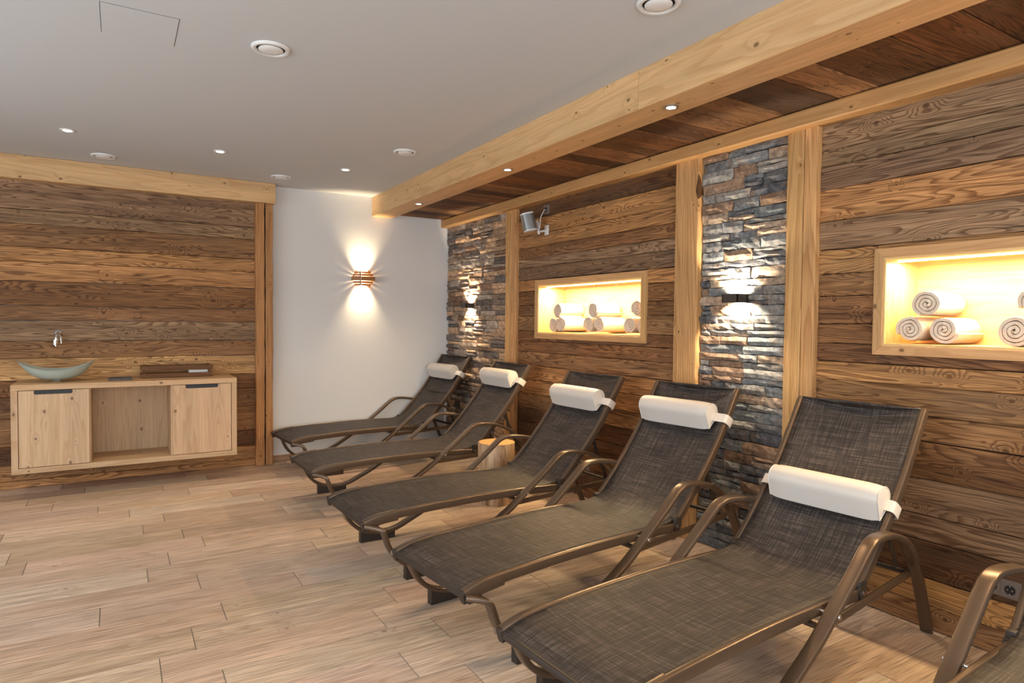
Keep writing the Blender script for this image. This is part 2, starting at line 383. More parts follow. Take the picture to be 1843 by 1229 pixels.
zAB = [2.66, 2.477, 2.326, 2.211, 2.106, 2.018, 1.895, 1.788, 1.654, 1.548, 1.407, 1.312, 1.206, 1.077, 0.94, 0.80, 0.66, 0.52, 0.38, 0.23, 0.10, 0.002]
cAB = [D3, TN, TN, D1, GR, GR2, TN, D2, D2, D1, D2, D2, D1, TN, TN, D1, D3, D3, D2, D3, D2]
planks_right(3.289, 5.437, zAB, cAB, (3.62, 5.10, 1.35, 1.88))
zC = [2.66, 2.465, 2.372, 2.243, 2.067, 1.909, 1.774, 1.651, 1.498, 1.39, 1.29, 1.19, 1.045, 0.92, 0.735, 0.555, 0.43, 0.25, 0.12, 0.002]
cC = [GR, GR, GR2, TN, GR, TN, D1, D2, D2, D2, TN, D1, D1, D2, GR, GR, D3, TN, D1]
planks_right(YB, 2.223, zC, cC, (0.42, 1.89, 1.35, 1.88))
# far wall boards
zF = [2.68, 2.424, 2.302, 2.103, 1.974, 1.808, 1.596, 1.465, 1.287, 1.134, 0.942, 0.797, 0.612, 0.369, 0.208, 0.07, 0.002]
cF = [GR, GR, D1, TN, TN, D2, D1, GR, D1, TL, D2, D2, D1, D3, TN, TN]
for i in range(len(zF) - 1):
    dep = 0.052 + random.uniform(-0.004, 0.004)
    o = timber('plank', ((XL + 1.2) / 2, YF - dep / 2, (zF[i] + zF[i + 1]) / 2), 1.2 - XL, zF[i] - zF[i + 1] - 0.003, dep, 'old', wf,
               ((1, 0, 0), (0, 0, 1), (0, -1, 0)), vary(lin(cF[i]), 0.06), bev=0.004, segs=20, wob=0.0018)
    o.matrix_parent_inverse = wf.matrix_basis.inverted()
# soffit boards between beam and wall
so = struct('soffit', XB0 + 0.02, XW, YB, YF - 0.002, ZS + 0.022, ZC - 0.001, 'dark')
y = YF - 0.003; stops = [2.39, 2.07, 1.86, 1.52, 1.25, 0.98]; SC = [D2, (84, 54, 30), D1, D3, (120, 78, 42), (96, 62, 36), D2]
k = 0
while y > YB + 0.1:
    wd = random.uniform(0.15, 0.27)
    if y - wd < 2.55 and stops: wd = y - stops.pop(0)
    y2 = max(y - wd, YB)
    o = timber('plank', ((XB1 + XW) / 2, (y + y2) / 2, ZS + 0.011), XW - XB1 + 0.06, y - y2 - 0.003, 0.022, 'old', so,
               ((1, 0, 0), (0, -1, 0), (0, 0, -1)), vary(lin(SC[k % 7]), 0.1), bev=0.004, segs=6, wob=0.0015)
    o.matrix_parent_inverse = so.matrix_basis.inverted(); y = y2; k += 1

# ------------------------------------------------------------------ heavy timber
SP = lin((214, 168, 112)); SPW = lin((218, 178, 128))
beam = empty('ceiling_beam', ((XB0 + XB1) / 2, 2.4, ZB), label='long square spruce ceiling beam with recessed spotlights in its underside', cat='beam')
for a, b in ((2.692, YF - 0.002), (YB, 2.690)):
    o = timber('beam_section', (0, (a + b) / 2 - 2.4, (ZC - ZB) / 2), b - a, XB1 - XB0, ZC - ZB - 0.001, 'spruce', beam, ((0, 1, 0), (1, 0, 0), (0, 0, -1)), SPW, bev=0.004, segs=2)
hd = timber('header_beam', ((XL + 1.37) / 2, (6.888 + YF) / 2, (2.669 + ZC) / 2), 1.37 - XL, ZC - 2.671, YF - 6.888 - 0.001, 'spruce', None, ((1, 0, 0), (0, 0, 1), (0, -1, 0)), SPW, segs=2, bev=0.004)
tag(hd, 'spruce header beam along the ceiling above the wash cabinet wall', 'beam')
cs = timber('cornice_strip', ((3.285 + XW) / 2, (YB + YF) / 2, (ZT0 + ZT1) / 2 + 0.01), YF - YB - 0.01, ZT1 - ZT0 + 0.02, XW - 3.285, 'spruce', None, ((0, -1, 0), (0, 0, 1), (-1, 0, 0)), lin((200, 152, 98)), bev=0.008, segs=30, wob=0.0015)
tag(cs, 'narrow spruce strip running under the soffit above the lounger wall', 'trim')
def post(y0, y1, xf, label, kerf, color=(206, 158, 104)):
    t = empty('timber_post', (xf, (y0 + y1) / 2, 0.0), label=label, cat='post', group='timber posts of the lounger wall')
    w_ = y1 - y0
    pieces = [(-w_ / 2, w_ / 2)] if not kerf else [(-w_ / 2, -w_ / 2 + w_ * kerf), (-w_ / 2 + w_ * kerf + 0.0025, w_ / 2)]
    for a, b in pieces:
        timber('post_board', (XW - xf - (XW - xf) / 2 + random.uniform(0, 0.002), (a + b) / 2, ZT0 / 2 + 0.001), ZT0 - 0.002, b - a, XW - xf, 'hewn', t, ((0, 0, 1), (0, 1, 0), (-1, 0, 0)), vary(lin(color), 0.05), bev=0.005, segs=24, wob=0.0015)
    return t
post(5.437, 5.633, 3.350, 'slim spruce post between the corner stone panel and the speaker wall', 0.45)
pB = post(3.078, 3.289, 3.335, 'spruce post with a chipped notch, between first towel niche and stone panel', 0)
post(2.223, 2.412, 3.345, 'spruce post with a long crack, between stone panel and second towel niche', 0.42)
# the notch torn out of the stone-side edge of the second post
bm = bmesh.new()   # local x into the wall, y along it (0 = stone-side face of the post)
vs_ = [bm.verts.new(v) for v in ((-.002, -.001, 2.50), (-.002, -.001, 2.325), (-.002, .020, 2.38), (.048, -.002, 2.365), (.02, -.002, 2.47), (.015, .012, 2.39))]
for f in ((0, 1, 2), (0, 4, 3), (0, 3, 1), (0, 5, 2), (1, 5, 2), (3, 5, 1), (4, 5, 3), (0, 5, 4)): bm.faces.new([vs_[k] for k in f])
nt = link('chipped_notch', finish(bm, 'chipped_notch'), 'hewn', pB, (-0.0005, -0.1055, 0), color=lin((96, 66, 40)))
lp = empty('timber_post', (1.268, 6.92, 0), label='old cracked wooden post at the end of the wash cabinet wall', cat='post')
for a, b in ((-0.083, 0.002), (0.012, 0.082)):
    timber('post_board', ((a + b) / 2, (YF - 6.92) / 2, 2.669 / 2 + 0.001), 2.664, b - a, YF - 6.92 - 0.002, 'hewn', lp, ((0, 0, 1), (-1, 0, 0), (0, -1, 0)), vary(lin((184, 136, 86)), 0.04), bev=0.006, segs=30, wob=0.003)
box('crack', -0.02, 0.03, 0.02, 0.06, 0.01, 2.66, 'dark', lp)

# ------------------------------------------------------------------ stone panels
def stone_panel(y0, y1, tones, label, hmin, hmax, lmin, lmax, seed):
    rnd = random.Random(seed)
    t = box('stone_panel', XW - 0.012, XW, y0, y1, 0.001, ZT0 - 0.001, 'mortar'); tag(t, label, 'stone panel', 'stone panels of the lounger wall')
    inv = t.matrix_basis.inverted(); z = 0.003
    while z < ZT0 - 0.012:
        h = min(rnd.uniform(hmin, hmax), ZT0 - z)
        if ZT0 - z - h < 0.02: h = ZT0 - z
        y = y0
        while y < y1 - 0.01:
            l = rnd.uniform(lmin, lmax)
            if y1 - y - l < 0.06: l = y1 - y
            rows = [(z, h)]
            if h > 0.062 and rnd.random() < 0.30: f = rnd.uniform(0.4, 0.6); rows = [(z, h * f), (z + h * f, h * (1 - f))]
            for zz, hh in rows:
                dep = rnd.uniform(0.027, 0.048); bm = bmesh.new(); nx, nz = 5, 3; gp = 0.0022; grid = []
                for i in range(nx):
                    cl = []
                    for j in range(nz):
                        py = -l / 2 + gp + (l - 2 * gp) * i / (nx - 1); pz = -hh / 2 + gp + (hh - 2 * gp) * j / (nz - 1)
                        e = i in (0, nx - 1) or j in (0, nz - 1)
                        py += rnd.uniform(-0.005, 0.005) if e else rnd.uniform(-0.01, 0.01); pz += rnd.uniform(-0.0035, 0.0035)
                        px = -dep + rnd.uniform(-0.007, 0.006) + (0.007 if e else 0) + (0.004 if j == 0 else 0)
                        cl.append(bm.verts.new((px, py, pz)))
                    grid.append(cl)
                for i in range(nx - 1):
                    for j in range(nz - 1): bm.faces.new((grid[i][j], grid[i + 1][j], grid[i + 1][j + 1], grid[i][j + 1]))
                rim = [grid[i][0] for i in range(nx)] + [grid[nx - 1][j] for j in range(1, nz)] + [grid[i][nz - 1] for i in range(nx - 2, -1, -1)] + [grid[0][j] for j in range(nz - 2, 0, -1)]
                back = [bm.verts.new((0, v.co.y, v.co.z)) for v in rim]
                for i in range(len(rim)): bm.faces.new((rim[i], rim[(i + 1) % len(rim)], back[(i + 1) % len(rim)], back[i]))
                c = lin(rnd.choice(tones)); k = rnd.uniform(0.8, 1.2)
                o = link('stone', finish(bm, 'stone'), 'stone', t, (XW - 0.006, y + l / 2, zz + hh / 2), color=tuple(x * k for x in c[:3]))
                o.matrix_parent_inverse = inv
            y += l
        z += h
ST1_WARM_LIT = [(147, 129, 113), (124, 110, 102), (174, 145, 118), (195, 161, 129), (110, 102, 97), (161, 147, 134), (137, 110, 89)]  # corner panel: warm light put into the stone colours as extra tan
ST2 = [(137, 134, 129), (113, 113, 113), (155, 150, 142), (97, 97, 100), (168, 147, 126), (126, 129, 129), (147, 121, 100)]
stone_panel(5.642, YF - 0.006, ST1_WARM_LIT, 'split stone panel in the room corner beside the white wall', 0.048, 0.085, 0.14, 0.34, 3)
stone_panel(2.420, 3.070, ST2, 'narrow split stone panel between two spruce posts', 0.040, 0.078, 0.12, 0.32, 5)

# ------------------------------------------------------------------ niches
NC = lin((236, 196, 132))
def niche(y0, y1, label):
    t = empty('wall_niche', (XW, (y0 + y1) / 2, NZ0), label=label, cat='niche', group='lit towel niches')
    hy = (y1 - y0) / 2; H = NZ1 - NZ0; D = 0.29; th = 0.012
    ax = ((0, -1, 0), (0, 0, 1), (-1, 0, 0))
    timber('back_panel', (D - th / 2, 0, H / 2), 2 * hy, H, th, 'spruce', t, ax, NC, bev=0.001, segs=1)
    timber('bottom_panel', (D / 2 - 0.02, 0, th / 2), 2 * hy - 0.002, D + 0.036, th, 'spruce', t, ((0, -1, 0), (1, 0, 0), (0, 0, 1)), NC, bev=0.001, segs=1)
    timber('top_panel', (D / 2 - 0.02, 0, H - th / 2), 2 * hy - 0.002, D + 0.036, th, 'spruce', t, ((0, -1, 0), (1, 0, 0), (0, 0, -1)), NC, bev=0.001, segs=1)
    for s in (-1, 1):
        timber('side_panel', (D / 2 - 0.02, s * (hy - th / 2), H / 2), H - 2 * th, D + 0.036, th, 'spruce', t, ((0, 0, 1), (s, 0, 0), (0, -s, 0)) if False else ((0, 0, 1), (1, 0, 0), (0, -s, 0)), NC, bev=0.001, segs=1)
    # mitred frame
    fw = 0.048; x0, x1 = -0.042, -0.010; ci = [(-hy, 0), (hy, 0), (hy, H), (-hy, H)]; co = [(-hy - fw, -fw), (hy + fw, -fw), (hy + fw, H + fw), (-hy - fw, H + fw)]
    for i in range(4):
        j = (i + 1) % 4; quad = [co[i], co[j], ci[j], ci[i]]; c = (sum(q[0] for q in quad) / 4, sum(q[1] for q in quad) / 4)
        horiz = i in (0, 2); bm = bmesh.new(); vv = []
        for xx in (x0, x1):
            for q in quad:
                dy, dz = q[0] - c[0], q[1] - c[1]
                vv.append(bm.verts.new((dy, dz, -xx) if horiz else (dz, dy, -xx)))
        for f in ((0, 1, 2, 3), (7, 6, 5, 4), (0, 4, 5, 1), (1, 5, 6, 2), (2, 6, 7, 3), (3, 7, 4, 0)): bm.faces.new([vv[a] for a in f])
        o = link('frame_board', finish(bm, 'frame_board'), 'spruce', t, color=vary(lin((206, 160, 108)), 0.04))
        bev = o.modifiers.new('bevel', 'BEVEL'); bev.width = 0.002; bev.segments = 2
        X, Y = ((0, 1, 0), (0, 0, 1)) if horiz else ((0, 0, 1), (0, 1, 0))
        o.matrix_basis = Matrix.Translation((0, c[0], c[1])) @ Matrix((Vector(X), Vector(Y), Vector((-1, 0, 0)))).transposed().to_4x4()
    box('led_strip', 0.055, 0.075, -hy + 0.02, hy - 0.02, H - th - 0.008, H - th, 'led', t)
    l = light('led_lamp', 'AREA', (0.065, 0, H - th - 0.012), 40, (1.0, 0.74, 0.40), shape='RECTANGLE', size=2 * hy - 0.06, size_y=0.02, rot=(0, 0, R(90)))
    l.parent = t
    return t
niche(*niches[0], 'lit wooden niche with three towel stacks, beside the wall speaker')
niche(*niches[1], 'large lit wooden niche with rolled towels at the picture edge')

# ------------------------------------------------------------------ towels
def towel_mesh(seed, r=0.074, L=0.255):
    rnd = random.Random(seed); bm = bmesh.new(); turns = 3.3; n = 74; th = 0.0184; nl = 9
    ph = rnd.uniform(0, 6.28); sq = rnd.uniform(0.93, 0.99)
    rings = []
    for k in range(nl):
        f = k / (nl - 1); e = min(f, 1 - f) * (nl - 1); ring_o, ring_i = [], []
        for i in range(n + 1):
            a = turns * 2 * math.pi * i / n; rr = 0.012 + (r - 0.012) * (i / n); wob = 1 + 0.035 * math.sin(2 * a + ph) + 0.012 * math.sin(5 * a + ph * 2)
            tt = th
            x = L * f + (0.003 * math.sin(3 * a + ph) - 0.004 * (1 - i / n) if k in (0, nl - 1) else 0) + (0.001 * rnd.uniform(-1, 1))
            ro = rr * wob; ri = max(0.002, ro - tt)
            if k in (0, nl - 1): ro -= th * 0.12; ri = max(0.002, ro - th * 0.80)
            aa = -a + ph
            ring_o.append(bm.verts.new((x, ro * math.cos(aa), ro * math.sin(aa) * sq)))
            ring_i.append(bm.verts.new((x, ri * math.cos(aa), ri * math.sin(aa) * sq)))
        rings.append((ring_o, ring_i))
    for k in range(nl - 1):
        for i in range(n):
            for q, fl_ in ((0, 0), (1, 1)):
                A, B = rings[k][q], rings[k + 1][q]; bm.faces.new((A[i], A[i + 1], B[i + 1], B[i]))
        for i in (0, n):
            bm.faces.new((rings[k][0][i], rings[k + 1][0][i], rings[k + 1][1][i], rings[k][1][i]))
    for k in (0, nl - 1):
        o_, i_ = rings[k]
        for i in range(n): bm.faces.new((o_[i], o_[i + 1], i_[i + 1], i_[i]))
    return finish(bm, 'towel', True, 60)
tmesh = [towel_mesh(s) for s in range(5)]
def towel(y, z, label, group, x=3.415, i=[0], yaw=0):
    k = i[0]; i[0] += 1
    o = link('rolled_towel', tmesh[k % 5], 'terry', None, (x + random.uniform(-0.006, 0.012), y, z), (0, 0, yaw))
    return tag(o, label, 'towel', group)
zf0 = NZ0 + 0.012
def stack(yc, where, group, sp=0.0745):
    towel(yc + sp, zf0 + 0.0735, f'rolled towel, bottom far one of the {where}', group)
    towel(yc - sp, zf0 + 0.0735, f'rolled towel, bottom near one of the {where}', group)
    towel(yc, zf0 + 0.0735 + 0.1275, f'rolled towel on top of the {where}', group)
stack(4.815, 'first stack in the niche by the speaker', 'towels in the speaker niche')
stack(4.286, 'middle stack in the niche by the speaker', 'towels in the speaker niche')
stack(3.758, 'last stack in the niche by the speaker', 'towels in the speaker niche')
stack(1.660, 'full stack in the large near niche', 'towels in the near niche')
stack(1.218, 'cut off stack in the near niche', 'towels in the near niche')

# ------------------------------------------------------------------ loungers
ARM = [(.000, .318, .332), (.050, .345, .320), (.086, .362, .303), (.103, .365, .265), (.122, .365, .213), (.155, .365, .155), (.205, .365, .105), (.260, .365, .074),
       (.330, .365, .054), (.410, .365, .049), (.490, .365, .062), (.586, .365, .102), (.690, .365, .150), (.800, .366, .212), (.950, .367, .303), (1.080, .367, .400),
       (1.210, .367, .498), (1.285, .366, .558), (1.340, .364, .596), (1.400, .360, .611), (1.490, .352, .606), (1.590, .342, .588), (1.700, .330, .547), (1.795, .319, .489),
       (1.872, .311, .408), (1.955, .301, .298), (2.045, .291, .135), (2.110, .283, .001)]
RAIL = [(0.0, .333), (.05, .348), (.10, .358), (.20, .367), (.35, .374), (.50, .379), (.70, .383), (.90, .382), (1.10, .378), (1.25, .372), (1.385, .366)]
BACK = [(1.395, .385), (1.47, .458), (1.55, .540), (1.637, .632), (1.714, .722), (1.787, .818), (1.866, .938), (1.968, 1.095)]
SLING = [(-.012, .338), (.0, .351), (.05, .368), (.10, .378), (.20, .387), (.35, .394), (.50, .399), (.70, .403), (.90, .402), (1.10, .398), (1.25, .396), (1.34, .404), (1.42, .434), (1.50, .501), (1.58, .585),
         (1.66, .670), (1.735, .760), (1.81, .866), (1.885, .982), (1.956, 1.094), (1.967, 1.098)]
def make_lounger():
    t = empty('sun_lounger')
    for s in (-1, 1):
        arm = tube('arm_frame', crom([(u, s * v, z) for u, v, z in ARM], 5), rrect(0.055, 0.025, 0.008, 3), 'bronze', t, side=(0, 1, 0))
        for u, z, va, vb, r in ((1.070, .383, .316, .396, .0065),):
            bm = bmesh.new(); sweep(bm, [(u, s * va, z), (u, s * (vb - .004), z), (u, s * (vb - .0039), z), (u, s * (vb + .003), z)], circ(r, 12), scale=(1, 1, 1.6, 1.4))
            link('bolt', finish(bm, 'bolt', True), 'chrome', arm)
        rail = tube('seat_rail', crom([(u, s * .305, z) for u, z in RAIL], 4), rrect(0.026, 0.048, 0.008, 3), 'bronze', t, side=(0, 1, 0))
        tube('rail_sleeve', crom([(u, s * .306, z - .002) for u, z in RAIL[:4]], 4), rrect(0.037, 0.062, 0.010, 3), 'bronze', rail, side=(0, 1, 0))
        tube('rail_end_cap', [(-.012, s * .306, .328), (.004, s * .306, .3325)], rrect(0.034, 0.058, 0.009, 3), 'brown', rail, side=(0, 1, 0))
        tube('back_rail', crom([(u, s * .305, z) for u, z in BACK], 4), rrect(0.026, 0.044, 0.008, 3), 'bronze', t, side=(0, 1, 0))
        bm = bmesh.new(); sweep(bm, [(1.390, s * .290, .374), (1.390, s * .325, .374)], circ(0.027, 16)); addbox(bm, 1.375, 1.43, s * .3045 - .016, s * .3045 + .016, .372, .425, 0.004)
        h = link('hinge', finish(bm, 'hinge', True), 'brown', t)
        bm = bmesh.new(); sweep(bm, [(1.390, s * .322, .374), (1.390, s * .330, .374)], circ(0.009, 12)); link('bolt', finish(bm, 'bolt', True), 'chrome', h)
        tube('brace', [(1.005, s * .346, .326), (1.87, s * .296, .346)], rrect(0.016, 0.034, 0.004, 2), 'bronze', t, side=(0, 1, 0))
        # ratchet plate that props the back
        pth = [(1.735, .700), (1.765, .600), (1.80, .520), (1.85, .420), (1.885, .345)]
        bm = bmesh.new(); L_, R_ = [], []
        for i, p in enumerate(crom([(a, 0, b) for a, b in pth], 4)):
            k = 0.010 if i % 4 < 2 else 0.020
            L_.append((p.x - k, p.z)); R_.append((p.x + 0.014, p.z + 0.006))
        for vv in (s * .232, s * .242):
            pass
        out = L_ + R_[::-1]; A = [bm.verts.new((a, s * .232, b)) for a, b in out]; B = [bm.verts.new((a, s * .240, b)) for a, b in out]
        bm.faces.new(A); bm.faces.new(B)
        for i in range(len(A)): bm.faces.new((A[i], A[(i + 1) % len(A)], B[(i + 1) % len(A)], B[i]))
        link('ratchet_plate', finish(bm, 'ratchet_plate'), 'brown', t)
        # floor skid under the curved leg
        bm = bmesh.new(); pr = [(.226, 0), (.47, 0), (.47, .050), (.40, .040), (.33, .045), (.275, .064), (.226, .092)]
        A = [bm.verts.new((a, s * .345, b)) for a, b in pr]; B = [bm.verts.new((a, s * .386, b)) for a, b in pr]
        bm.faces.new(A); bm.faces.new(B)
        for i in range(len(A)): bm.faces.new((A[i], A[(i + 1) % len(A)], B[(i + 1) % len(A)], B[i]))
        link('skid', finish(bm, 'skid'), 'brown', t)
        bm = bmesh.new(); addbox(bm, .005, .085, s * .318 - .02, s * .318 + .02, .306, .320, 0.002); link('mounting_plate', finish(bm, 'mounting_plate'), 'brown', t)
    tube('foot_bar', [(0.0, -.30, .332), (0.0, .30, .332)], rrect(0.026, 0.020, 0.006, 2), 'brown', t, side=(0, 0, 1))
    tube('cross_tube', [(1.03, -.345, .335), (1.03, .345, .335)], circ(0.0125, 12), 'bronze', t)
    tube('cross_tube', [(1.872, -.30, .346), (1.872, .30, .346)], circ(0.0125, 12), 'brown', t)
    tube('cross_tube', [(1.745, -.30, .700), (1.745, .30, .700)], circ(0.011, 12), 'brown', t)
    tube('cross_tube', [(1.36, -.30, .352), (1.36, .30, .352)], circ(0.011, 12), 'bronze', t)
    # woven sling
    pts = crom([(u, 0, z) for u, z in SLING], 4); bm = bmesh.new(); uvl = bm.loops.layers.uv.new('UVMap'); nv = 12; rows = []; acc = 0; arc = []
    for i, p in enumerate(pts):
        if i: acc += (p - pts[i - 1]).length
        arc.append(acc)
    tot = acc
    for i, p in enumerate(pts):
        tn = (pts[min(i + 1, len(pts) - 1)] - pts[max(0, i - 1)]).normalized(); nr = Vector((-tn.z, 0, tn.x)); row = []
        fr = arc[i] / tot; sag = 0.010 + 0.016 * max(0, (fr - 0.6) / 0.4) + 0.004 * (1 - fr)
        for j in range(nv + 1):
            q = j / nv * 2 - 1; k = (1 - q * q)
            row.append(bm.verts.new(p + Vector((0, q * .300, 0)) - nr * sag * k + tn * (-0.018 * k * max(0, (fr - 0.9) / 0.1) + 0.012 * k * max(0, (0.05 - fr) / 0.05))))
        rows.append(row)
    for i in range(len(rows) - 1):
        for j in range(nv):
            f = bm.faces.new((rows[i][j], rows[i + 1][j], rows[i + 1][j + 1], rows[i][j + 1]))
            for lp_, (a, b) in zip(f.loops, ((i, j), (i + 1, j), (i + 1, j + 1), (i, j + 1))): lp_[uvl].uv = (arc[a], b / nv * 0.6)
    sl = link('sling', finish(bm, 'sling', True), 'sling', t)
    so_ = sl.modifiers.new('thickness', 'SOLIDIFY'); so_.thickness = 0.003; so_.offset = -1
    return t
LG = 'sun loungers lined up along the wooden wall'
spots = [(1.355, 6.504, 4.56, 'bronze sun lounger beside the white wall, farthest one in the row'),
         (1.232, 5.200, 1.04, 'second bronze sun lounger from the white wall, behind the log stump'),
         (1.162, 3.818, 2.18, 'bronze sun lounger in front of the log stump, third from white wall'),
         (1.202, 2.698, 6.04, 'bronze sun lounger before the narrow stone panel, fourth from white wall'),
         (1.229, 1.727, 3.89, 'bronze sun lounger under the large near niche, largest one fully seen'),
         (1.310, 0.575, 4.5, 'bronze sun lounger cut by the picture edge, before the wall sockets')]
proto = make_lounger(); loungers = []
for i, (x, y, a, lab) in enumerate(spots):
    o = proto if i == 0 else copy_tree(proto)
    o.location = (x, y, 0); o.rotation_euler = (0, 0, R(a)); tag(o, lab, 'sun lounger', LG); loungers.append(o)
# the lounger in the corner stands against the stone: its rear legs are pushed in a little
for ch in loungers[0].children:
    if ch.name.split('.')[0] in ('arm_frame', 'brace', 'cross_tube', 'ratchet_plate'):
        ch.data = ch.data.copy()
        for v in ch.data.vertices:
            if v.co.x > 1.6: v.co.x = 1.6 + (v.co.x - 1.6) * 0.72

# ------------------------------------------------------------------ pillows
def make_pillow(v0=-.235, v1=.285):
    t = empty('headrest_pillow')
    prof = []
    for k in range(15):   # teardrop: round above, pointed below (s up the back, n out of it)
        a = R(-62 + 242 * k / 14); prof.append((0.006 + 0.062 * math.sin(a), 0.056 + 0.060 * math.cos(a)))
    prof = [(-0.094, 0.022)] + prof[0:] + [(-0.03, 0.004)]
    bm = bmesh.new(); rings = []; N = 16
    for i in range(N + 1):
        f = i / N; v = v0 + (v1 - v0) * f; e = 1 - 0.10 * (abs(2 * f - 1) ** 10); ring = []
        for s, n in prof: ring.append(bm.verts.new((s * e, v, 0.05 + (n - 0.05) * e)))
        rings.append(ring)
    m = len(prof)
    for i in range(N):
        for j in range(m): bm.faces.new((rings[i][j], rings[i + 1][j], rings[i + 1][(j + 1) % m], rings[i][(j + 1) % m]))
    for rg, dv in ((rings[0], -0.010), (rings[-1], 0.010)):
        c = bm.verts.new((sum(v.co.x for v in rg) / m, rg[0].co.y + dv, sum(v.co.z for v in rg) / m))
        for j in range(m): bm.faces.new((rg[j], rg[(j + 1) % m], c))
    bol = link('bolster', finish(bm, 'bolster', True, 50), 'cream', t)
    for rg_v in (v0, v1):
        e = 0.905; path = [(s * e, rg_v, 0.05 + (n - 0.05) * e) for s, n in prof]; path.append(path[0])
        tube('piping', path, circ(0.0026, 6), 'cream', bol)
    for s, a in ((-1, v0 - .003), (1, v1 + .003)):
        tube('strap', crom([(-0.005, a, .030), (-0.005, s * .298, .029), (-0.005, s * .316, .026), (-0.005, s * .324, .012), (-0.005, s * .324, -.032), (-0.005, s * .312, -.044), (-0.005, s * .27, -.046)], 4), rrect(0.054, 0.003, 0.001, 1), 'cream', t, side=(1, 0, 0))
    return t
PP = make_pillow()
def back_at(u):
    for (a, za), (b, zb) in zip(SLING[12:], SLING[13:]):
        if a <= u <= b: return za + (zb - za) * (u - a) / (b - a), Vector((b - a, 0, zb - za)).normalized()
pl = [(1.842, 'cream bolster headrest pillow strapped to the lounger beside the white wall'),
      (1.868, 'cream bolster headrest pillow on the second lounger from the white wall'),
      (1.842, 'cream bolster headrest pillow on the lounger in front of the log stump'),
      (1.848, 'cream bolster headrest pillow on the lounger before the narrow stone panel'),
      (1.672, 'cream bolster headrest pillow set lower, on the nearest full lounger')]
for i, (u, lab) in enumerate(pl):
    o = PP if i == 0 else (make_pillow(-.285, .245) if i == 4 else copy_tree(PP))
    z, tn = back_at(u); nr = Vector((-tn.z, 0, tn.x)); Y = Vector((0, 1, 0))
    loc = Matrix.Translation(Vector((u, 0, z)) - nr * 0.002) @ Matrix((tn, Y, nr)).transposed().to_4x4()
    x, y, a, _ = spots[i]
    o.matrix_basis = Matrix.Translation((x, y, 0)) @ Matrix.Rotation(R(a), 4, 'Z') @ loc
    tag(o, lab, 'pillow', 'bolster pillows on the loungers')

# ------------------------------------------------------------------ log stump
bm = bmesh.new(); n = 48; rings = []
for z, k in ((0, 0.985), (0.012, 1.0), (0.17, 0.985), (0.33, 0.99), (0.490, 1.0), (0.498, 0.985)):
    rings.append([bm.verts.new(((0.152 + 0.004 * math.sin(3 * a + 1) + 0.003 * math.sin(5 * a)) * k * math.cos(a), (0.152 + 0.004 * math.sin(3 * a + 1) + 0.003 * math.sin(5 * a)) * k * math.sin(a), z)) for a in [2 * math.pi * i / n for i in range(n)]])
for i in range(5):
    for j in range(n): bm.faces.new((rings[i][j], rings[i][(j + 1) % n], rings[i + 1][(j + 1) % n], rings[i + 1][j]))
bm.faces.new(rings[0])
stump = empty('log_stump', (2.664, 4.594, 0.001), label='peeled log stump used as side table between two loungers', cat='stump')
link('trunk', finish(bm, 'trunk', True), 'log', stump)
turned('cut_top', [(0.0, 0.4995), (0.08, 0.4995), (0.1485, 0.4985), (0.1485, 0.490)], 'logend', stump, n=48)

# ------------------------------------------------------------------ ceiling fittings
def downlight(x, y, z, label, group, r=0.05, energy=28, spot=75, lens='lamp', ring='whiteplastic', tint=WARM):
    t = empty('downlight', (x, y, z), label=label, cat='downlight', group=group)
    turned('trim_ring', [(r, -0.001), (r, -0.004), (r * 0.9, -0.008), (r * 0.62, -0.006), (r * 0.60, -0.001)], ring, t, n=28)
    turned('lens', [(0.0, -0.0045), (r * 0.58, -0.0045), (r * 0.58, -0.001)], lens, t, n=24)
    l = light('downlight_lamp', 'SPOT', (0, 0, -0.02), energy, tint, spot_size=R(spot), spot_blend=1.0, shadow_soft_size=0.025); l.parent = t
    return t
CG = 'white recessed downlights in the ceiling'
for x, y, lab in ((-0.312, 5.805, 'small white ceiling downlight nearest the picture edge above the wash basin'), (0.723, 5.824, 'small white ceiling downlight, middle one of the far row'), (1.786, 5.882, 'small white ceiling downlight nearest the copper wall lamp')):
    downlight(x, y, ZC, lab, CG, energy=33)
for x, y, lab in ((-0.31, 2.3, 'added white ceiling downlight over the open floor, just past the top picture edge'), (0.72, 2.3, 'added unseen white ceiling downlight over the open floor, above the loungers feet'), (-1.35, 5.8, 'added white ceiling downlight past the picture edge by the header beam'), (-1.35, 2.3, 'added unseen white ceiling downlight deep in the open part of the room')): downlight(x, y, ZC, lab, CG)  # unseen downlights, added to light the floor
BG = 'brass-rimmed spotlights in the beam'
for y, lab in ((5.987, 'recessed spotlight in the beam nearest the white wall'), (4.27, 'recessed spotlight in the middle of the beam'), (2.558, 'recessed spotlight in the beam beside the beam joint'), (0.85, 'assumed recessed spotlight in the beam, outside the picture')):  # the last spotlight is assumed, out of view
    downlight(2.552, y, ZB, lab, BG, r=0.042, energy=38, spot=100, ring='steel', tint=(1.0, 0.68, 0.40))
def valve(x, y, label):
    t = empty('ventilation_valve', (x, y, ZC), label=label, cat='vent', group='round ventilation valves in the ceiling')
    turned('flange', [(0.095, -0.001), (0.094, -0.006), (0.086, -0.013), (0.074, -0.012), (0.069, -0.002)], 'whiteplastic', t, n=40)
    turned('throat', [(0.0, -0.0005), (0.0705, -0.0005), (0.0705, -0.0025)], 'dark', t, n=32)
    turned('valve_disc', [(0.0, -0.020), (0.03, -0.0195), (0.052, -0.016), (0.060, -0.010), (0.056, -0.003), (0.0, -0.001)], 'whiteplastic', t, n=36)
valve(0.672, 3.487, 'large round white ventilation valve in the open ceiling near the hatch')
valve(2.00, 2.090, 'round white ventilation valve cut by the top picture edge')
valve(-0.10, 6.538, 'round white ventilation valve above the wash basin by the header beam')
